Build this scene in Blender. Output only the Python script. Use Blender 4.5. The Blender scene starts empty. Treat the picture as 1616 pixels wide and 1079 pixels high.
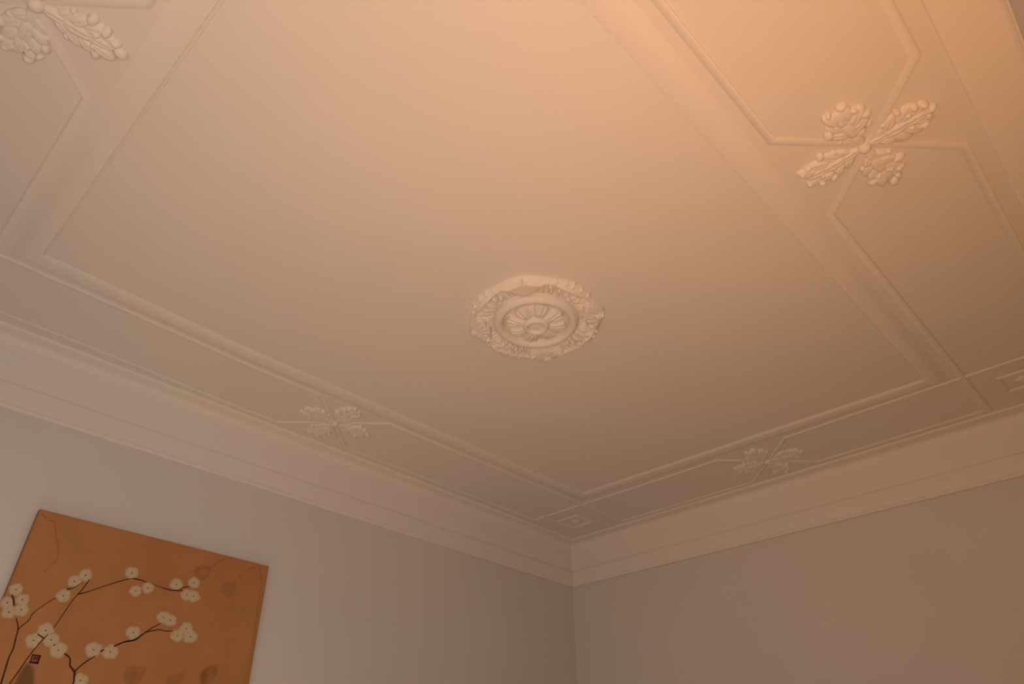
import bpy, bmesh, math, random
from mathutils import Vector, Matrix, noise
random.seed(4)
SC = bpy.context.scene
COL = SC.collection
U = 1.75            # metres from the lens up to the ceiling; plan figures below are in this unit
CZ = 3.2            # ceiling height
EYE = CZ - U

# ---------------------------------------------------------------- camera
cam_d = bpy.data.cameras.new('camera'); cam = bpy.data.objects.new('camera', cam_d); COL.objects.link(cam)
cam_d.sensor_width = 36; cam_d.lens = 1081.64/1616*36; cam_d.clip_start = .01
rt = Vector((0.71910691, 0.69488777, 0.00403048)); up = Vector((0.39531506, -0.41384945, 0.82003331)); fw = Vector((-0.57149913, 0.58809831, 0.5723016))
m = Matrix((rt, up, -fw)).transposed().to_4x4(); m.translation = (0, 0, EYE)
cam.matrix_world = m; SC.camera = cam

# ---------------------------------------------------------------- world, lights, exposure
w = bpy.data.worlds.new('world'); SC.world = w; w.use_nodes = True
w.node_tree.nodes['Background'].inputs[0].default_value = (.5, .5, .5, 1); w.node_tree.nodes['Background'].inputs[1].default_value = .0
def area(name, loc, direction, sx, sy, power, color, spread=180):
    l = bpy.data.lights.new(name, 'AREA'); l.shape = 'RECTANGLE'; l.size = sx; l.size_y = sy; l.energy = power; l.color = color; l.spread = math.radians(spread)
    o = bpy.data.objects.new(name, l); COL.objects.link(o); o.location = loc
    o.rotation_euler = Vector(direction).to_track_quat('-Z', 'Y').to_euler(); return o
area('side_fill_right', (.17, .15, 1.3), (-1, 0, .05), 1.0, 1.4, 17.3, (.98, .99, .97))  # unseen area light added along the right wall; no window is modelled there
area('warm_fill_low', (-.08, -.12, .88), (-.06, 1, 1.6), .4, .4, 14.6, (1, .45, .145), 110)  # added warm fill below the camera, aimed at the ceiling; stands for no modelled lamp
area('floor_bounce_left', (-2.9, 1.0, .4), (-.1, 0, 1), .8, 2.0, 10.5, (1, .70, .45))
SC.view_settings.view_transform = 'Standard'; SC.view_settings.look = 'None'; SC.view_settings.gamma = 1
SC.view_settings.use_curve_mapping = False
SC.view_settings.exposure = 0.0

# ---------------------------------------------------------------- materials
def mat(name, col, rough=.8, bump=0, bscale=60, var=0, vscale=3, attr=None, spec=.3):
    m = bpy.data.materials.new(name); m.use_nodes = True; nt = m.node_tree; b = nt.nodes['Principled BSDF']
    b.inputs['Roughness'].default_value = rough; b.inputs['Specular IOR Level'].default_value = spec
    tc = nt.nodes.new('ShaderNodeTexCoord')
    base = None
    if attr:
        a = nt.nodes.new('ShaderNodeAttribute'); a.attribute_name = attr; base = a.outputs['Color']
    if var:
        n = nt.nodes.new('ShaderNodeTexNoise'); n.inputs['Scale'].default_value = vscale; n.inputs['Detail'].default_value = 6
        nt.links.new(tc.outputs['Object'], n.inputs['Vector'])
        r = nt.nodes.new('ShaderNodeValToRGB'); r.color_ramp.elements[0].position = .3; r.color_ramp.elements[1].position = .7
        lo = [1 - var]*3 + [1]; hi = [1 + var]*3 + [1]
        r.color_ramp.elements[0].color = lo; r.color_ramp.elements[1].color = hi
        nt.links.new(n.outputs['Fac'], r.inputs['Fac'])
        mx = nt.nodes.new('ShaderNodeMix'); mx.data_type = 'RGBA'; mx.blend_type = 'MULTIPLY'; mx.inputs['Factor'].default_value = 1
        if base: nt.links.new(base, mx.inputs['A'])
        else: mx.inputs['A'].default_value = (*col, 1)
        nt.links.new(r.outputs['Color'], mx.inputs['B']); base = mx.outputs['Result']
    if base: nt.links.new(base, b.inputs['Base Color'])
    else: b.inputs['Base Color'].default_value = (*col, 1)
    if bump:
        n2 = nt.nodes.new('ShaderNodeTexNoise'); n2.inputs['Scale'].default_value = bscale; n2.inputs['Detail'].default_value = 4
        nt.links.new(tc.outputs['Object'], n2.inputs['Vector'])
        bp = nt.nodes.new('ShaderNodeBump'); bp.inputs['Strength'].default_value = bump; bp.inputs['Distance'].default_value = .004
        nt.links.new(n2.outputs['Fac'], bp.inputs['Height']); nt.links.new(bp.outputs['Normal'], b.inputs['Normal'])
    return m
M_CEIL = mat('ceiling_paint', (.80, .76, .72), .7, .12, 14, .012, 1.5)
M_PLAST = mat('plaster_white_paint', (.82, .78, .74), .55, .12, 60)
M_TRIM = mat('cornice_paint', (.845, .805, .765), .55, .1, 25)
M_WALL = mat('wall_grey_paint', (.71, .69, .67), .8, .15, 90, .02, 1.2)
M_FLOOR = mat('floor_oak_boards', (.42, .26, .14), .5, .1, 40, .2, 8)
M_CANVAS = mat('canvas_orange_wash', (.5, .2, .07), .75, .25, 500, .05, 9, attr='paint')
M_BRANCH = mat('branch_ink', (.035, .012, .004), .6, 0, 1, .3, 60)
M_BLOSSOM = mat('blossom_paint', (.8, .7, .5), .8, .2, 300, attr='paint')
M_STAMEN = mat('stamen_ink', (.10, .07, .03), .7)
M_SEALD = mat('seal_ink', (.045, .006, .010), .7)
M_SEALL = mat('seal_ground', (.30, .10, .08), .7)

# ---------------------------------------------------------------- helpers
def obj(name, verts, faces, material, parent=None, smooth=False, sharp=None):
    me = bpy.data.meshes.new(name); me.from_pydata([tuple(v) for v in verts], [], faces); me.materials.append(material)
    bm = bmesh.new(); bm.from_mesh(me); bmesh.ops.recalc_face_normals(bm, faces=bm.faces); bm.to_mesh(me); bm.free()
    if smooth: me.shade_smooth()
    if sharp:
        me.shade_smooth(); me.set_sharp_from_angle(angle=math.radians(sharp))
    o = bpy.data.objects.new(name, me); COL.objects.link(o)
    if parent: o.parent = parent
    return o
def struct(o, label=None):
    o['kind'] = 'structure'
    if label: o['label'] = label
    return o
def thing(name, label, cat, loc, group=None, rz=0):
    o = bpy.data.objects.new(name, None); COL.objects.link(o); o.location = loc; o.rotation_euler[2] = rz; o.empty_display_size = .05
    o['label'] = label; o['category'] = cat
    if group: o['group'] = group
    return o
def box(name, a, b, material, parent=None):
    v = [(x, y, z) for x in (a[0], b[0]) for y in (a[1], b[1]) for z in (a[2], b[2])]
    f = [(0,1,3,2),(4,6,7,5),(0,4,5,1),(2,3,7,6),(0,2,6,4),(1,5,7,3)]
    return obj(name, v, f, material, parent)
def norms(pts, closed):
    """mitred left-hand normals of a plan polyline"""
    n = len(pts); out = []
    for i in range(n):
        def d(a, b):
            v = Vector((pts[b][0]-pts[a][0], pts[b][1]-pts[a][1])); return v.normalized()
        if closed: d0, d1 = d((i-1) % n, i), d(i, (i+1) % n)
        else:
            d0 = d(i-1, i) if i > 0 else d(0, 1); d1 = d(i, i+1) if i < n-1 else d(n-2, n-1)
        n0 = Vector((-d0.y, d0.x)); n1 = Vector((-d1.y, d1.x)); b = (n0+n1).normalized()
        out.append(b / max(.35, b.dot(n0)))
    return out
def sweep(name, pts, profile, material, closed=False, z=CZ, parent=None, seg=None, sharp=35, end_rake=None):
    """profile: (offset to the left of travel, drop below z); plan points in metres"""
    N = norms(pts, closed); n = len(pts); k = len(profile)
    idx = range(n) if seg is None else [seg, (seg+1) % n]
    V = []
    for i in idx:
        for t, dz in profile: V.append((pts[i][0]+N[i].x*t, pts[i][1]+N[i].y*t, z-dz))
    rings = len(list(idx)); F = []
    last = rings if (closed and seg is None) else rings-1
    for r in range(last):
        a, b = r*k, ((r+1) % rings)*k
        for j in range(k-1): F.append((a+j, a+j+1, b+j+1, b+j))
    if not (closed and seg is None):
        F.append(tuple(range(k))); F.append(tuple((rings-1)*k+j for j in range(k)))
    return obj(name, V, F, material, parent, sharp=sharp)
def P(*pts): return [(x*U, y*U) for x, y in pts]

# ---------------------------------------------------------------- room shell
XL, XR, YF, YB = -1.905*U, .146*U, -.322*U, 2.340*U
T = .12
struct(box('floor', (XL-T, YF-T, -T), (XR+T, YB+T, 0), M_FLOOR), 'oak boarded floor of the room')
struct(box('ceiling', (XL-T, YF-T, CZ), (XR+T, YB+T, CZ+T), M_CEIL), 'flat white painted plaster ceiling')
struct(box('wall_left', (XL-T, YF-T, 0), (XL, YB+T, CZ), M_WALL), 'pale grey wall on the left carrying the orange painting')
struct(box('wall_back', (XL, YB, 0), (XR, YB+T, CZ), M_WALL), 'pale grey wall to the right of the far corner')
struct(box('wall_right', (XR, YF-T, 0), (XR+T, YB+T, CZ), M_WALL), 'pale grey wall close by on the right')
struct(box('wall_front', (XL, YF-T, 0), (XR, YF, CZ), M_WALL), 'pale grey wall behind the viewer')
# cornice: a shallow soffit, a small cove and a tall band on the wall with a groove and a lipped foot
s = .062*U
prof = [(0.0, .1820*U+.002), (.017, .1820*U+.002), (.020, .1820*U-.001), (.020, .1820*U-.012), (.016, .1820*U-.016), (.015, .2145), (.010, .2125), (.010, .2075), (.018, .2050), (.019, .046), (.0205, .036), (.024, .027), (.030, .019), (.038, .0135), (.048, .0118), (.060, .0108),
        (s-.010, .0100), (s-.004, .0090), (s, .0055), (s+.002, 0.0), (0, 0)]
s2 = .090*U                       # the soffit along the near right wall is wider and has no band under it
plain = [(0, .030), (.004, .030), (.006, .022), (.012, .015), (.022, .0118), (.060, .0108), (s2-.010, .0100), (s2-.004, .0090), (s2, .0055), (s2+.002, 0.0), (0, 0)]
ring = [(XL, YF), (XR, YF), (XR, YB), (XL, YB)]   # travel keeps the room on the left
for i, (nm, lb) in enumerate([('trim_1', 'white cornice band behind the viewer'), ('trim_2', 'white plaster soffit along the near right wall'), ('trim_3', 'white cornice band above the wall right of the corner'), ('trim_4', 'white cornice band above the wall with the painting')]):
    struct(sweep(nm, ring, plain if i == 1 else prof, M_TRIM, closed=True, seg=i), lb)

# ---------------------------------------------------------------- ceiling mouldings
frame_p = [(-.012, 0), (-.0105, .0032), (-.0065, .0036), (-.0045, .0008), (-.0025, .0008), (-.0005, .0075), (.004, .0088), (.010, .0097), (.017, .0103), (.042, .0103), (.056, .0094), (.068, .0062), (.078, .0026), (.088, 0)]
bead = [(.003, 0), (.0035, .005), (.006, .0068), (.012, .0072), (.018, .0062), (.024, .0042), (.031, 0)]
bead_r = [(t-.018, d) for t, d in bead]
frame = P((-.3031, .0853), (-1.506, .0870), (-1.510, .30), (-1.518, .60), (-1.512, .95), (-1.507, 1.25), (-1.4985, 1.6), (-1.4905, 1.917), (-1.09, 1.928), (-.78, 1.931), (-.40, 1.942), (-.3015, 1.944))
struct(sweep('trim_5', frame, frame_p, M_PLAST, closed=True), 'broad plaster moulding framing the middle field of the ceiling')
ai, ao, bi, bo, ci, co, di, do = -1.570, -1.806, 2.000, 2.244, -.2343, .0097, .0218, -.222
paths = [
 ('trim_6', 'thin plaster moulding of the left border starting inside', [(-1.560, do), (-1.567, .03), (-1.571, .30), (-1.580, .60), (-1.578, .842), (-1.808, 1.083), (-1.806, 1.5), (-1.803, bi)]),
 ('trim_7', 'thin plaster moulding of the left border starting outside', [(-1.796, di), (-1.799, .30), (-1.812, .70), (-1.812, .842), (-1.572, 1.083), (-1.570, 1.35), (-1.562, 1.65), (-1.556, bi), (-1.556, bo)]),
 ('trim_8', 'thin plaster moulding of the far border starting inside', [(-1.803, 1.992), (-1.30, 2.001), (-.984, 2.002), (-.738, 2.246), (ci, 2.242)]),
 ('trim_9', 'thin plaster moulding of the far border starting outside', [(-1.556, 2.247), (-1.1, 2.248), (-.984, 2.250), (-.738, 2.002), (-.3, 1.998), (co, 1.998)]),
 ('trim_10', 'thin plaster moulding of the right border starting inside', [(ci, do), (ci, .898), (co, 1.1475), (co, bi)]),
 ('trim_11', 'thin plaster moulding of the right border starting outside', [(co+.003, di), (co, .898), (ci, 1.1475), (-.233, bo)]),
 ('trim_12', 'thin plaster moulding of the near border starting inside', [(ao, di), (-1.016, di), (-.780, do), (ci, do)]),
 ('trim_13', 'thin plaster moulding of the near border starting outside', [(ai, do), (-1.016, do), (-.780, .0235), (co, di)])]
def shift(x, y):                                   # the measured lines are the inner edges of the mouldings
    return (x-.008 if x < -1.4 else x+.008 if x > -.4 else x, y-.008 if y < .2 else y+.008 if y > 1.9 else y)
for nm, lb, pts in paths: struct(sweep(nm, P(*[shift(*p) for p in pts]), bead_r, M_PLAST), lb)

# ---------------------------------------------------------------- relief helper: plaster as a height field hanging from the ceiling
def relief(name, x0, x1, y0, y1, step, H, material, parent, eps=.0006, zoff=0, base=None):
    nx = int(round((x1-x0)/step)); ny = int(round((y1-y0)/step)); hs = {}
    for i in range(nx+1):
        for j in range(ny+1): hs[i, j] = H(x0+i*step, y0+j*step)
    ids = {}; V = []; F = []
    def vid(i, j):
        if (i, j) not in ids:
            ids[i, j] = len(V); V.append((x0+i*step, y0+j*step, zoff-max(0, hs[i, j])))
        return ids[i, j]
    for i in range(nx):
        for j in range(ny):
            if max(hs[i, j], hs[i+1, j], hs[i, j+1], hs[i+1, j+1]) > eps: F.append((vid(i, j), vid(i, j+1), vid(i+1, j+1), vid(i+1, j)))
    me = bpy.data.meshes.new(name); me.from_pydata(V, [], F); me.materials.append(material); me.shade_smooth()
    o = bpy.data.objects.new(name, me); COL.objects.link(o); o.parent = parent
    return o
def lobe(x, y, cx, cy, ang, a, b, h, vein=0):
    c, s_ = math.cos(ang), math.sin(ang); u = (x-cx)*c+(y-cy)*s_; v = -(x-cx)*s_+(y-cy)*c
    d = (u/a)**2+(v/b)**2
    if d >= 1: return 0
    r = h*math.sqrt(1-d)**.8
    if vein: r -= vein*math.exp(-(v/(.22*b))**2)*(1-d)
    return r
# ---------------------------------------------------------------- four crossing ornaments, each with four leaf sprays and a boss
def leaf_field(seed):
    rnd = random.Random(seed); L = []
    j = lambda s: rnd.uniform(-s, s)
    L += [(.055, 0, 0, .045, .018, .015, .003), (.100, 0, 0, .050, .022, .019, .003), (.150, j(.004), 0, .042, .020, .018, .003)]
    for s_, off, ang, a, b, h in ((.062, .022, .80, .028, .013, .013), (.092, .030, .85, .036, .017, .016), (.130, .030, .65, .038, .018, .017), (.168, .020, .42, .032, .015, .016)):
        for sg in (-1, 1):
            k = 1+j(.2); L.append((s_+j(.006), sg*(off+j(.004)), sg*(ang+j(.25)), a*k, b*k*1.15, h+j(.003), .002))
    for s_, off, r, h in ((.078, .042, .010, .012), (.116, .054, .0145, .018), (.160, .045, .014, .019), (.190, .024, .013, .018), (.206, -.002, .0145, .019), (.138, .020, .009, .021)):
        for sg in (-1, 1):
            if s_ == .206 and sg < 0 or rnd.random() < .22: continue
            k = 1+j(.25); L.append((s_+j(.007), sg*(off+j(.006)), rnd.uniform(0, 3), r*k*1.15, r*k*.85, h, 0))
    def H(x, y):
        best = 0; second = 0
        for cx, cy, an, a, b, h, v in L:
            if abs(x-cx) > .065 or abs(y-cy) > .065: continue
            r = lobe(x, y, cx, cy, an, a, b, h, v)
            if r > best: second, best = best, r
            elif r > second: second = r
        return best*(1+.10*noise.noise(Vector((x*70, y*70, seed)))) - .5*max(0, .003-(best-second)) if best > .004 and second > .002 else best
    return H
proto = []
def ornament(loc, label, first):
    t = thing('ceiling_ornament', label, 'ornament', (loc[0]*U, loc[1]*U, CZ), 'leafy plaster ornaments on the moulding crossings')
    for k in range(4):
        if first:
            o = relief('leaf_spray', .012, .226, -.082, .082, .0022, leaf_field(k), M_PLAST, t); proto.append(o)
        else:
            o = proto[k].copy(); COL.objects.link(o); o.parent = t
        o.rotation_euler[2] = k*math.pi/2 + random.uniform(-.08, .08)
    if first:
        o = relief('boss', -.026, .026, -.026, .026, .002, lambda x, y: lobe(x, y, 0, 0, 0, .021, .021, .026), M_PLAST, t); proto.append(o)
    else:
        o = proto[4].copy(); COL.objects.link(o); o.parent = t
    return t
ornament((-.1105, 1.0225), 'leafy plaster ornament on the right border of the ceiling, largest in view', True)
ornament((-1.690, .9625), 'leafy plaster ornament on the left border, above the wall with the painting', False)
ornament((-.861, 2.1245), 'leafy plaster ornament on the far border, right of the room corner', False)
ornament((-.898, -.100), 'leafy plaster ornament at the top left edge of the photo', False)

# corner squares
pb = [(-.008, 0), (-.006, .006), (0, .009), (.006, .006), (.008, 0)]
def corner(cx, cy, label):
    t = thing('corner_ornament', label, 'ornament', (cx*U, cy*U, CZ), 'small square plaster ornaments in the ceiling corners')
    a = .049*U
    sweep('square_moulding', [(-a, -a), (a, -a), (a, a), (-a, a)], pb, M_PLAST, closed=True, z=0, parent=t)
    def H(x, y):
        r = math.hypot(x, y); th = math.atan2(y, x)
        R = .034*(.72+.28*abs(math.cos(2*th)))
        return max(0, .012*(1-(r/R)**2)**.5 if r < R else 0) - .003*math.exp(-((r-.012)/.003)**2)*(r < R)
    relief('rosette', -.036, .036, -.036, .036, .002, H, M_PLAST, t)
corner(-1.700, 2.122, 'small square plaster ornament above the corner where the two far walls meet')
corner(-.106, 2.122, 'small square plaster ornament cut by the right edge of the photo')

# ---------------------------------------------------------------- ceiling rose
R = .290
rose = thing('ceiling_rose', 'round plaster ceiling rose with scrolled rim and leafy bowl in the middle of the ceiling', 'ceiling rose', (-.889*U, .998*U, CZ))
PH = math.radians(-59)
def smooth(a, b, x):
    t = min(1, max(0, (x-a)/(b-a))); return t*t*(3-2*t)
def polar_part(name, r0, r1, nr, nt, H, outline=None, close_center=False):
    V = []; F = []
    for i in range(nr+1):
        for k in range(nt):
            th = 2*math.pi*k/nt; r = r0+(r1-r0)*i/nr
            rr = r*(outline(th) if outline else 1)
            V.append((rr*R*math.cos(th), rr*R*math.sin(th), -H(r, th)))
    for i in range(nr):
        for k in range(nt):
            a = i*nt+k; b = i*nt+(k+1) % nt
            F.append((a, b, b+nt, a+nt))
    me = bpy.data.meshes.new(name); me.from_pydata(V, [], F); me.materials.append(M_PLAST); me.shade_smooth()
    o = bpy.data.objects.new(name, me); COL.objects.link(o); o.parent = rose; return o
def lob(th):   # 1 at the four flower axes, 0 between them
    return .5+.5*math.cos(4*(th-PH))
def outl(th):
    return .975+.030*math.cos(8*(th-PH))*.6+.012*math.cos(4*(th-PH))
def wave(th):  # inner edge of the smooth rim: tongue inwards on the axes, outwards beside them
    a = ((th-PH+math.pi/4) % (math.pi/2))-math.pi/4
    d = abs(math.degrees(a))
    return .675+.245*smooth(2, 21, d)-.07*smooth(26, 45, d)
def H_border(r, th):
    w_ = wave(th); u = (r-w_)/(1.0001-w_)
    a = ((th-PH+math.pi/4) % (math.pi/2))-math.pi/4; d = abs(math.degrees(a))
    rim = .023*smooth(w_-.004, w_+.022, r)*(1-smooth(.90, 1.0, r))+.010*smooth(w_, w_+.02, r)*(1-smooth(.985, 1.0, r))
    shell = 0
    if 6 < d < 34:      # ridged shells in the hollows beside each tongue
        q = (d-20)/14; shell = .012*max(0, 1-q*q)*smooth(.62, .78, r)*(.55+.45*math.cos((d-6)*math.pi/2.8+r*14))*(1-smooth(w_-.02, w_, r))
    n = .0012*noise.noise(Vector((r*9*math.cos(th), r*9*math.sin(th), 3)))+.0035*noise.noise(Vector((r*22*math.cos(th), r*22*math.sin(th), 8)))*(1-smooth(0, .6, math.cos(th-PH)))
    return max(0, max(.007+shell, rim)+n)*(1-smooth(.99, 1.0, r))
polar_part('scrolled_rim', .60, 1.0, 70, 480, H_border, outl)
def H_ring(r, th):
    u = (r-.545)/.085
    return .004+.034*math.sqrt(max(0, 1-u*u))-.003*math.exp(-((r-.60)/.010)**2)
polar_part('ring_moulding', .46, .63, 24, 160, H_ring)
def H_bowl(r, th):
    f = max(0, (r-.17)/(.47-.17))
    base = .030-.020*f**1.4
    a = (8*(th-PH)/(2*math.pi)) % 1; c = abs(a-.5)*2          # 0 at a leaf's axis
    tip = .36+.09*(1-c*c)
    leaf = .017*(1-c**2.2)*(1-smooth(tip-.02, tip, r))*(.5+.5*smooth(.17, .3, r))
    rib = .0032*math.cos(c*math.pi*4.0)*smooth(.2, .34, r)*(1-smooth(tip-.02, tip, r))
    mid = -.002*math.exp(-(c/.08)**2)
    return base+leaf+rib+mid
polar_part('leafy_bowl', .155, .475, 60, 480, H_bowl)
def H_cup(r, th):
    q = r/.20
    if q > .72: v = .030+.022*math.sqrt(max(0, 1-((q-.72)/.28)**2))
    else: v = .052-.012*smooth(.72, .5, q) if False else .040+.012*smooth(.45, .72, q)
    return v+(.0035*math.exp(-(q/.16)**2))
cup = polar_part('centre_cup', .001, .20, 26, 96, H_cup)
# leaf clusters between the flower axes and a flower on each axis
def H_cluster(seed):
    rnd = random.Random(seed); L = []
    for an, rr, a, b, h in ((0, .76, .034, .012, .030), (.16, .78, .026, .010, .029), (-.16, .78, .026, .010, .029), (.09, .88, .024, .010, .030), (-.09, .88, .024, .010, .030),
        (.25, .87, .020, .009, .029), (-.25, .87, .020, .009, .029), (.30, .74, .022, .009, .027), (-.30, .74, .022, .009, .027), (0, .945, .013, .010, .030), (.17, .945, .010, .009, .028), (-.17, .945, .010, .009, .028),
        (.33, .93, .009, .009, .027), (-.33, .93, .009, .009, .027), (.38, .82, .010, .008, .027), (-.38, .82, .010, .008, .027), (.14, .68, .014, .008, .025), (-.14, .68, .014, .008, .025)):
        an2 = an+rnd.uniform(-.03, .03); x = rr*R*math.cos(an2*.9)-0; y = rr*R*math.sin(an2*.9)
        L.append((x, y, an*1.9+rnd.uniform(-.2, .2), a*rnd.uniform(.85, 1.1), b*rnd.uniform(.9, 1.15), h+rnd.uniform(-.003, .003)))
    def H(x, y):
        v = 0
        for cx, cy, an, a, b, h in L:
            if abs(x-cx) < .045 and abs(y-cy) < .045:
                q = lobe(x, y, cx, cy, an, a, b, h, .004)
                if q > v: v = q
        return v
    return H
def H_shell(x, y):                 # small ridged shell with a raised lip, set beside three of the flowers
    v = lobe(x, y, 0, 0, 0, .034, .021, .014)
    if v <= 0: return 0
    d = math.sqrt((x/.034)**2+(y/.021)**2); th = math.atan2(y+.016, x)
    return .024+.010*math.exp(-((d-.80)/.14)**2)+.002*math.cos(th*16)*(d < .7)-.006*(1-d)
sh0 = None
for k in (1, 2, 3):
    for sg in (-1, 1):
        ax = PH+k*math.pi/2+sg*.20
        if sh0 is None: o = sh0 = relief('shell', -.036, .036, -.023, .023, .0016, H_shell, M_PLAST, rose, eps=.001)
        else: o = sh0.copy(); COL.objects.link(o); o.parent = rose
        o.location = (.80*R*math.cos(ax), .80*R*math.sin(ax), 0); o.rotation_euler[2] = ax+math.pi/2-sg*.25
cl = [relief('leaf_cluster', .170, .300, -.140, .140, .0024, H_cluster(9+k), M_PLAST, rose, eps=.0008) for k in range(2)]
fl = None
for k in range(4):
    an = PH+math.pi/4+k*math.pi/2
    if k < 2: o = cl[k]
    else: o = cl[k-2].copy(); COL.objects.link(o); o.parent = rose
    o.rotation_euler[2] = an
    ax = PH+k*math.pi/2
    if k == 0:
        def HF(x, y):
            r = math.hypot(x, y); th = math.atan2(y, x); RR = .020*(.78+.22*math.cos(5*th))
            return (.030+.010*math.sqrt(1-(r/RR)**2)-.004*math.exp(-(r/.005)**2)) if r < RR else 0
        fl = relief('flower', -.022, .022, -.022, .022, .0016, HF, M_PLAST, rose); o = fl
    else: o = fl.copy(); COL.objects.link(o); o.parent = rose
    o.location = (.925*R*math.cos(ax), .925*R*math.sin(ax), 0); o.rotation_euler[2] = ax

# ---------------------------------------------------------------- painting on the left wall
BLOSSOMS= [(0.6273, 0.7309, 0.019, 0.0188), (0.6165, 0.6793, 0.0187, 0.0184), (0.6618, 0.6986, 0.0192, 0.0187), (0.6343, 0.6479, 0.0198, 0.0194), (0.6709, 0.663, 0.0212, 0.0206), (0.8164, 0.8004, 0.0209, 0.0201), (0.8487, 0.8324, 0.0213, 0.0204), (0.7954, 0.7394, 0.0216, 0.0207), (0.7783, 0.6041, 0.0241, 0.0228), (0.7505, 0.5631, 0.0236, 0.0223), (0.8087, 0.5742, 0.0232, 0.0217), (0.8467, 0.542, 0.0257, 0.0237), (0.9709, 0.5606, 0.0259, 0.0234), (1.0366, 0.5617, 0.0254, 0.0226), (0.9602, 0.4463, 0.024, 0.0214), (1.0232, 0.8792, 0.0231, 0.0214), (1.0611, 0.8096, 0.0205, 0.0188), (1.1071, 0.832, 0.0209, 0.0191), (1.223, 0.8705, 0.0235, 0.021), (1.2989, 0.8926, 0.0228, 0.0202), (1.2819, 0.8355, 0.0238, 0.021), (1.3138, 0.8353, 0.0241, 0.0212), (1.1014, 0.6463, 0.024, 0.0214), (1.2075, 0.7256, 0.024, 0.0212), (1.2397, 0.7187, 0.0229, 0.0201), (1.2873, 0.6629, 0.0245, 0.0211), (1.3184, 0.6971, 0.0249, 0.0215), (1.3457, 0.6669, 0.0264, 0.0226)]
BRANCHES= [[(0.6987, 0.4057, 0.00189), (0.6948, 0.4562, 0.00189), (0.6915, 0.496, 0.00162), (0.6943, 0.525, 0.00162), (0.689, 0.5657, 0.00162), (0.6858, 0.5925, 0.00162), (0.6783, 0.6104, 0.00135), (0.6644, 0.6316, 0.00108)], [(0.6204, 0.7092, 0.00162), (0.6314, 0.6951, 0.00189), (0.642, 0.673, 0.00216)], [(0.6862, 0.5947, 0.00135), (0.6973, 0.6135, 0.00108), (0.7094, 0.6306, 0.00108), (0.7123, 0.6506, 0.00108), (0.7219, 0.6698, 0.00094), (0.7452, 0.6984, 0.00094), (0.7731, 0.7284, 0.00081)], [(0.7997, 0.7647, 0.00189), (0.8149, 0.7724, 0.00135), (0.8291, 0.7832, 0.00108), (0.8474, 0.8024, 0.00081)], [(0.7263, 0.4087, 0.00135), (0.7383, 0.4494, 0.00135), (0.7538, 0.5042, 0.00135), (0.7702, 0.5482, 0.00135), (0.7828, 0.5764, 0.00135), (0.7918, 0.5919, 0.00108)], [(0.7559, 0.5877, 0.00135), (0.7683, 0.5819, 0.00162), (0.7831, 0.5756, 0.00135)], [(0.8025, 0.6153, 0.00081), (0.8148, 0.6592, 0.00108), (0.8261, 0.7017, 0.00108), (0.8392, 0.7408, 0.00108), (0.852, 0.7689, 0.00135), (0.8616, 0.7944, 0.00135), (0.8704, 0.8201, 0.00108)], [(0.8455, 0.755, 0.00189), (0.8671, 0.7648, 0.00135), (0.8978, 0.7826, 0.00108), (0.9365, 0.807, 0.00108), (0.9808, 0.833, 0.00135), (1.0322, 0.857, 0.00108), (1.0634, 0.8584, 0.00135)], [(1.0304, 0.8566, 0.00135), (1.0549, 0.8581, 0.00162), (1.0755, 0.8568, 0.00162), (1.0929, 0.8533, 0.00135)], [(1.1178, 0.8523, 0.00081), (1.1504, 0.8472, 0.00081), (1.1776, 0.8439, 0.00135), (1.2044, 0.8426, 0.00162), (1.2355, 0.8461, 0.00189), (1.2588, 0.8496, 0.00135)], [(1.2446, 0.852, 0.00108), (1.2623, 0.8659, 0.00135), (1.2878, 0.873, 0.00108)], [(0.8237, 0.5558, 0.00162), (0.8285, 0.56, 0.00135)], [(0.8713, 0.5326, 0.00189), (0.8876, 0.5254, 0.00189), (0.8989, 0.5149, 0.00189), (0.9048, 0.4944, 0.00189), (0.9153, 0.4852, 0.00216), (0.9297, 0.4722, 0.0027), (0.934, 0.4559, 0.00243), (0.9387, 0.4397, 0.00243)], [(0.929, 0.4742, 0.00189), (0.9414, 0.4948, 0.00162), (0.9604, 0.5165, 0.00162), (0.9861, 0.5394, 0.00135)], [(0.9982, 0.5573, 0.00216), (1.011, 0.567, 0.00162)], [(1.0425, 0.5835, 0.00135), (1.0698, 0.601, 0.00162), (1.0949, 0.612, 0.00216), (1.117, 0.6185, 0.00189), (1.1335, 0.6326, 0.00162)], [(1.0451, 0.5843, 0.00162), (1.0762, 0.6047, 0.00189), (1.1063, 0.6155, 0.00216), (1.1263, 0.6291, 0.00189), (1.1506, 0.6539, 0.00162), (1.1754, 0.6792, 0.00135), (1.2091, 0.7029, 0.00108)], [(1.1527, 0.6552, 0.00162), (1.1748, 0.6648, 0.00135), (1.2073, 0.6747, 0.00135), (1.2334, 0.673, 0.00135), (1.2658, 0.6776, 0.00108)]]
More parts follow.
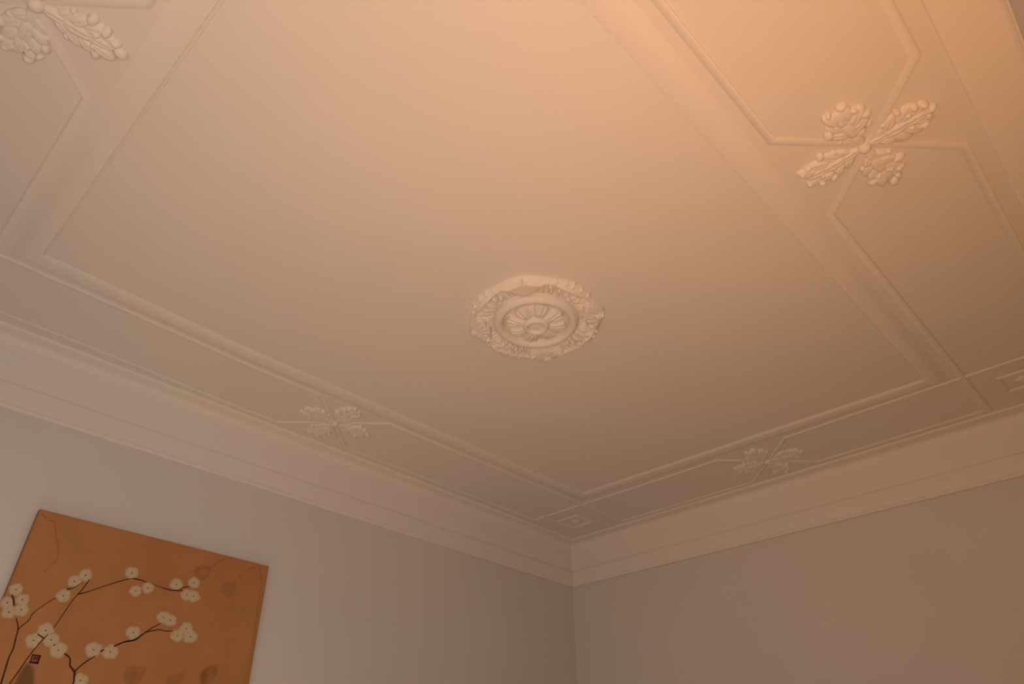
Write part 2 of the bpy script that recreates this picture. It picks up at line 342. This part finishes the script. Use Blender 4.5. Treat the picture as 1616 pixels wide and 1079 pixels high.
WASH= {'leaf1': [(1.2899, 0.9656), (1.3202, 0.9793), (1.3547, 0.9798), (1.3623, 0.9623), (1.3555, 0.9337), (1.3408, 0.9144), (1.324, 0.9137), (1.3004, 0.9275), (1.2856, 0.9404)], 'leaf2': [(1.4354, 0.9176), (1.4644, 0.9316), (1.5013, 0.9281), (1.5057, 0.8989), (1.4964, 0.8645), (1.4842, 0.8542), (1.4606, 0.8658), (1.4364, 0.88)], 'leaf3': [(1.1198, 0.5124), (1.1498, 0.5228), (1.1931, 0.5237), (1.1947, 0.4947), (1.1791, 0.4597), (1.1739, 0.4308), (1.1485, 0.4368), (1.1269, 0.4605), (1.1166, 0.4856)], 'leaf4': [(1.2984, 0.5045), (1.3273, 0.5102), (1.3611, 0.5188), (1.3624, 0.4958), (1.3451, 0.4665), (1.3106, 0.4628), (1.2908, 0.4787)], 'leaf5': [(1.4315, 0.5224), (1.4395, 0.5423), (1.4668, 0.5623), (1.4929, 0.568), (1.5043, 0.5501), (1.4999, 0.5209), (1.4742, 0.4944), (1.4493, 0.487), (1.4339, 0.5039)], 'grey': [(0.7374, 0.4099), (0.7426, 0.4379), (0.75, 0.471), (0.7598, 0.4824), (0.7754, 0.4783), (0.7881, 0.4635), (0.8057, 0.4174), (0.8118, 0.3897), (0.7437, 0.3827)], 'seal': [(0.7634, 0.5088), (0.7709, 0.5127), (0.7888, 0.5139), (0.7935, 0.5045), (0.7944, 0.493), (0.7848, 0.4856), (0.7725, 0.4861), (0.7651, 0.4975)]}
CR= {'c1': [(0.5992, 1.0453), (0.6405, 1.0104), (0.6625, 1.0163), (0.6894, 0.9612), (0.7156, 0.9144), (0.7262, 0.8776), (0.713, 0.841), (0.6979, 0.8174)], 'c2': [(1.594, 1.0349), (1.5455, 1.0088), (1.5015, 0.9567), (1.4798, 0.9134)], 'c3': [(1.602, 1.0304), (1.6292, 0.9586), (1.6333, 0.8685), (1.6372, 0.7956), (1.6473, 0.7253)], 'c4': [(1.3652, 0.9846), (1.39, 1.0111), (1.4314, 1.0388), (1.4625, 1.046)]}
BS = 1.32
PX = XL+.032                     # front face of the canvas
Y0, Y1, Z1, HH = .598, 1.6475, 1.0493, .86
pt = thing('painting', 'unframed orange canvas painted with white blossoms on dark branches, on the left wall', 'painting', (PX, 0, EYE))
def skew(y, z):                  # the stretcher is a little out of square
    f = (y-Y0)/(Y1-Y0); g = (Z1-z)
    return y+.038*f*g+.004*(1-f)*g, z-.0042*f
def inpoly(x, y, poly):
    c = False; n = len(poly)
    for i in range(n):
        x1, y1 = poly[i]; x2, y2 = poly[i-1]
        if (y1 > y) != (y2 > y) and x < (x2-x1)*(y-y1)/(y2-y1)+x1: c = not c
    return c
def segd(px, py, ax, ay, bx, by):
    dx, dy = bx-ax, by-ay; L2 = dx*dx+dy*dy; t = max(0, min(1, ((px-ax)*dx+(py-ay)*dy)/L2)) if L2 else 0
    return math.hypot(px-ax-t*dx, py-ay-t*dy)
BASE = Vector((.475, .222, .085))
WCOL = {'leaf1': (.33, .14, .05), 'leaf2': (.34, .15, .055), 'leaf3': (.30, .13, .05), 'leaf4': (.33, .145, .055), 'leaf5': (.25, .095, .032), 'grey': (.10, .065, .025)}
WBB = {k: (min(p[0] for p in q)-.02, max(p[0] for p in q)+.02, min(p[1] for p in q)-.02, max(p[1] for p in q)+.02) for k, q in WASH.items()}
def canvas_col(y, z):
    n = noise.noise(Vector((y*5, z*5, 1))); n2 = noise.noise(Vector((y*40, z*9, 5))); n3 = noise.noise(Vector((y*2, z*1.2, 9)))
    c = BASE*(1+.06*n+.02*n2); c.y *= 1+.08*n3
    for k, q in WASH.items():
        if k == 'seal': continue
        a = WBB[k]
        if not (a[0] < y < a[1] and a[2] < z < a[3]): continue
        d = min(segd(y, z, *q[i-1], *q[i]) for i in range(len(q)))
        d = d if inpoly(y, z, q) else -d
        s_ = .010
        t = smooth(-s_, s_, d+.004*noise.noise(Vector((y*60, z*60, 2))))
        v = .55+.45*noise.noise(Vector((y*30, z*30, 7)))+.35*math.exp(-(d/.006)**2)*(k != 'grey')
        if k == 'grey': v = .9
        t *= min(1, max(.3, v))
        c = c.lerp(Vector(WCOL[k]), t*.85)
    for k, q in CR.items():
        d = min(segd(y, z, *q[i], *q[i+1]) for i in range(len(q)-1))
        if d < .008:
            t = math.exp(-(d/.0022)**2)*(.45+.5*noise.noise(Vector((y*70, z*70, 4))))
            c = c.lerp(Vector((.22, .055, .015)), max(0, min(1, t)))
    e = min(y-Y0, Y1-y, Z1-z)
    c = c.lerp(Vector((.36, .15, .05)), .35*math.exp(-(max(0, e)/.006)**2))
    return c
st = .0033
nx = int((Y1-Y0)/st); nz = int(HH/st)
V = []; C = []; F = []
for i in range(nx+1):
    for j in range(nz+1):
        y = Y0+(Y1-Y0)*i/nx; z = Z1-HH*j/nz
        a, b = skew(y, z); V.append((0, a, b)); C.append(canvas_col(a, b))
for i in range(nx):
    for j in range(nz):
        a = i*(nz+1)+j; F.append((a, a+1, a+nz+2, a+nz+1))
n0 = len(V)                      # wrapped edges
cs = [skew(Y0, Z1), skew(Y1, Z1), skew(Y1, Z1-HH), skew(Y0, Z1-HH)]
for x in (0, -.030):
    for a, b in cs: V.append((x, a, b)); C.append(Vector((.38, .19, .07)))
for k in range(4): F.append((n0+k, n0+(k+1) % 4, n0+4+(k+1) % 4, n0+4+k))
F.append((n0+7, n0+6, n0+5, n0+4))
def paint_obj(name, V, F, C, material, parent):
    me = bpy.data.meshes.new(name); me.from_pydata(V, [], F); me.materials.append(material)
    ca = me.color_attributes.new('paint', 'FLOAT_COLOR', 'POINT')
    fl_ = []
    for c in C: fl_ += [c[0], c[1], c[2], 1]
    ca.data.foreach_set('color', fl_)
    me.shade_smooth(); me.set_sharp_from_angle(angle=.6)
    o = bpy.data.objects.new(name, me); COL.objects.link(o); o.parent = parent; return o
paint_obj('canvas', V, F, C, M_CANVAS, pt)
# branches: ribbons of ink
def ribbon(name, pts, x, parent, material):
    # subdivide (Catmull-Rom) for a flowing line
    Q = []
    n = len(pts)
    for i in range(n-1):
        p0, p1, p2, p3 = pts[max(0, i-1)], pts[i], pts[i+1], pts[min(n-1, i+2)]
        for k in range(4):
            t = k/4
            Q.append([.5*((2*p1[c])+(-p0[c]+p2[c])*t+(2*p0[c]-5*p1[c]+4*p2[c]-p3[c])*t*t+(-p0[c]+3*p1[c]-3*p2[c]+p3[c])*t**3) for c in range(3)])
    Q.append(list(pts[-1]))
    V = []; F = []
    for i, q in enumerate(Q):
        a = Q[max(0, i-1)]; b = Q[min(len(Q)-1, i+1)]; d = Vector((b[0]-a[0], b[1]-a[1])).normalized(); nrm = Vector((-d.y, d.x))
        wv = max(.0008, q[2])*BW
        V += [(x-.0006, q[0]+nrm.x*wv, q[1]+nrm.y*wv), (x, q[0]+nrm.x*wv*.5, q[1]+nrm.y*wv*.5), (x, q[0]-nrm.x*wv*.5, q[1]-nrm.y*wv*.5), (x-.0006, q[0]-nrm.x*wv, q[1]-nrm.y*wv)]
    for i in range(len(Q)-1):
        for j in range(3): F.append((i*4+j, i*4+j+1, i*4+j+5, i*4+j+4))
    return obj(name, V, F, material, parent, smooth=True)
BW = 1.45
EXTRA = [[(.6987, .4057, .0020), (.695, .34, .0024), (.700, .26, .0028), (.715, .19, .0030)], [(.7263, .4087, .0015), (.715, .33, .0018), (.712, .25, .0020), (.716, .19, .0022)], [(.9387, .4397, .0025), (.935, .36, .0028), (.945, .27, .0030), (.940, .19, .0032)]]
for b in BRANCHES+EXTRA: ribbon('branch', b, .0016, pt, M_BRANCH)
# blossoms
for i, (y, z, rx, rz) in enumerate(BLOSSOMS):
    rnd = random.Random(i); ph = rnd.uniform(0, 6.28); nt = 30; ring_f = (0, .35, .62, .80, .92, 1.05)
    V = [(0, 0, 0)]; C = [Vector((.60, .50, .34))]; F = []
    petals = 5
    x0 = .0004+.00003*i
    for g in ring_f[1:]:
        for k in range(nt):
            th = 2*math.pi*k/nt
            lobes = 1-.10*abs(math.sin(petals/2*(th-ph)))**.5*0-.04*(1-abs(math.cos(petals/2*(th-ph))))*1.2
            rr = g*(lobes+.05*math.sin(3*th+ph*2)+.03*math.sin(7*th+ph))
            V.append((-.0003*g*g, rr*rx*BS*math.cos(th), rr*rz*BS*math.sin(th)))
            sh = .95+.06*math.cos(petals*(th-ph))*g
            c = Vector((.60, .50, .33))*sh
            if g == .92: c = c.lerp(BASE, .55)
            if g == 1.05: c = BASE*1.0
            if g == .80: c = c.lerp(BASE, .18)
            C.append(c)
    for k in range(nt): F.append((0, 1+k, 1+(k+1) % nt))
    for g in range(4):
        for k in range(nt):
            a = 1+g*nt+k; b = 1+g*nt+(k+1) % nt; F.append((a, a+nt, b+nt, b))
    o = paint_obj('blossom', V, F, C, M_BLOSSOM, pt); o.location = (x0+.0003, y, z)
    sv = [(.0004, 0, 0)]; sf = []
    for k in range(8):
        th = k*math.pi/4; rr = .0032*(1+.2*math.sin(3*th+i)); sv.append((.0001, rr*math.cos(th), rr*.9*math.sin(th)))
    for k in range(8): sf.append((0, 1+k, 1+(k+1) % 8))
    obj('stamen', sv, sf, M_STAMEN, o)
# seal
sy = sum(p[0] for p in WASH['seal'])/8; sz = sum(p[1] for p in WASH['seal'])/8
def rectm(name, rects, x, material, parent, t=.0004):
    V = []; F = []
    for (a, b, c, d) in rects:
        n = len(V); V += [(x, a, b), (x, c, b), (x, c, d), (x, a, d), (x-t, a, b), (x-t, c, b), (x-t, c, d), (x-t, a, d)]
        F += [(n, n+1, n+2, n+3), (n, n+4, n+5, n+1), (n+1, n+5, n+6, n+2), (n+2, n+6, n+7, n+3), (n+3, n+7, n+4, n)]
    return obj(name, V, F, material, parent)
sl = rectm('red_seal', [(-.0150, -.0155, .0150, .0145)], .0006, M_SEALL, pt); sl.location = (0, sy, sz); sl['label'] = 'small dark red seal stamp'
h = .0155
rectm('seal_mark', [(-h, -h, h, -h+.0068), (-h, -h, -h+.0040, h), (h-.0058, -h, h, h), (-h, h-.0040, h, h), (-.0058, -.003, -.0018, h), (.0035, -.003, .0065, h), (-.0058, .002, .0135, .0042)], .0009, M_SEALD, sl)
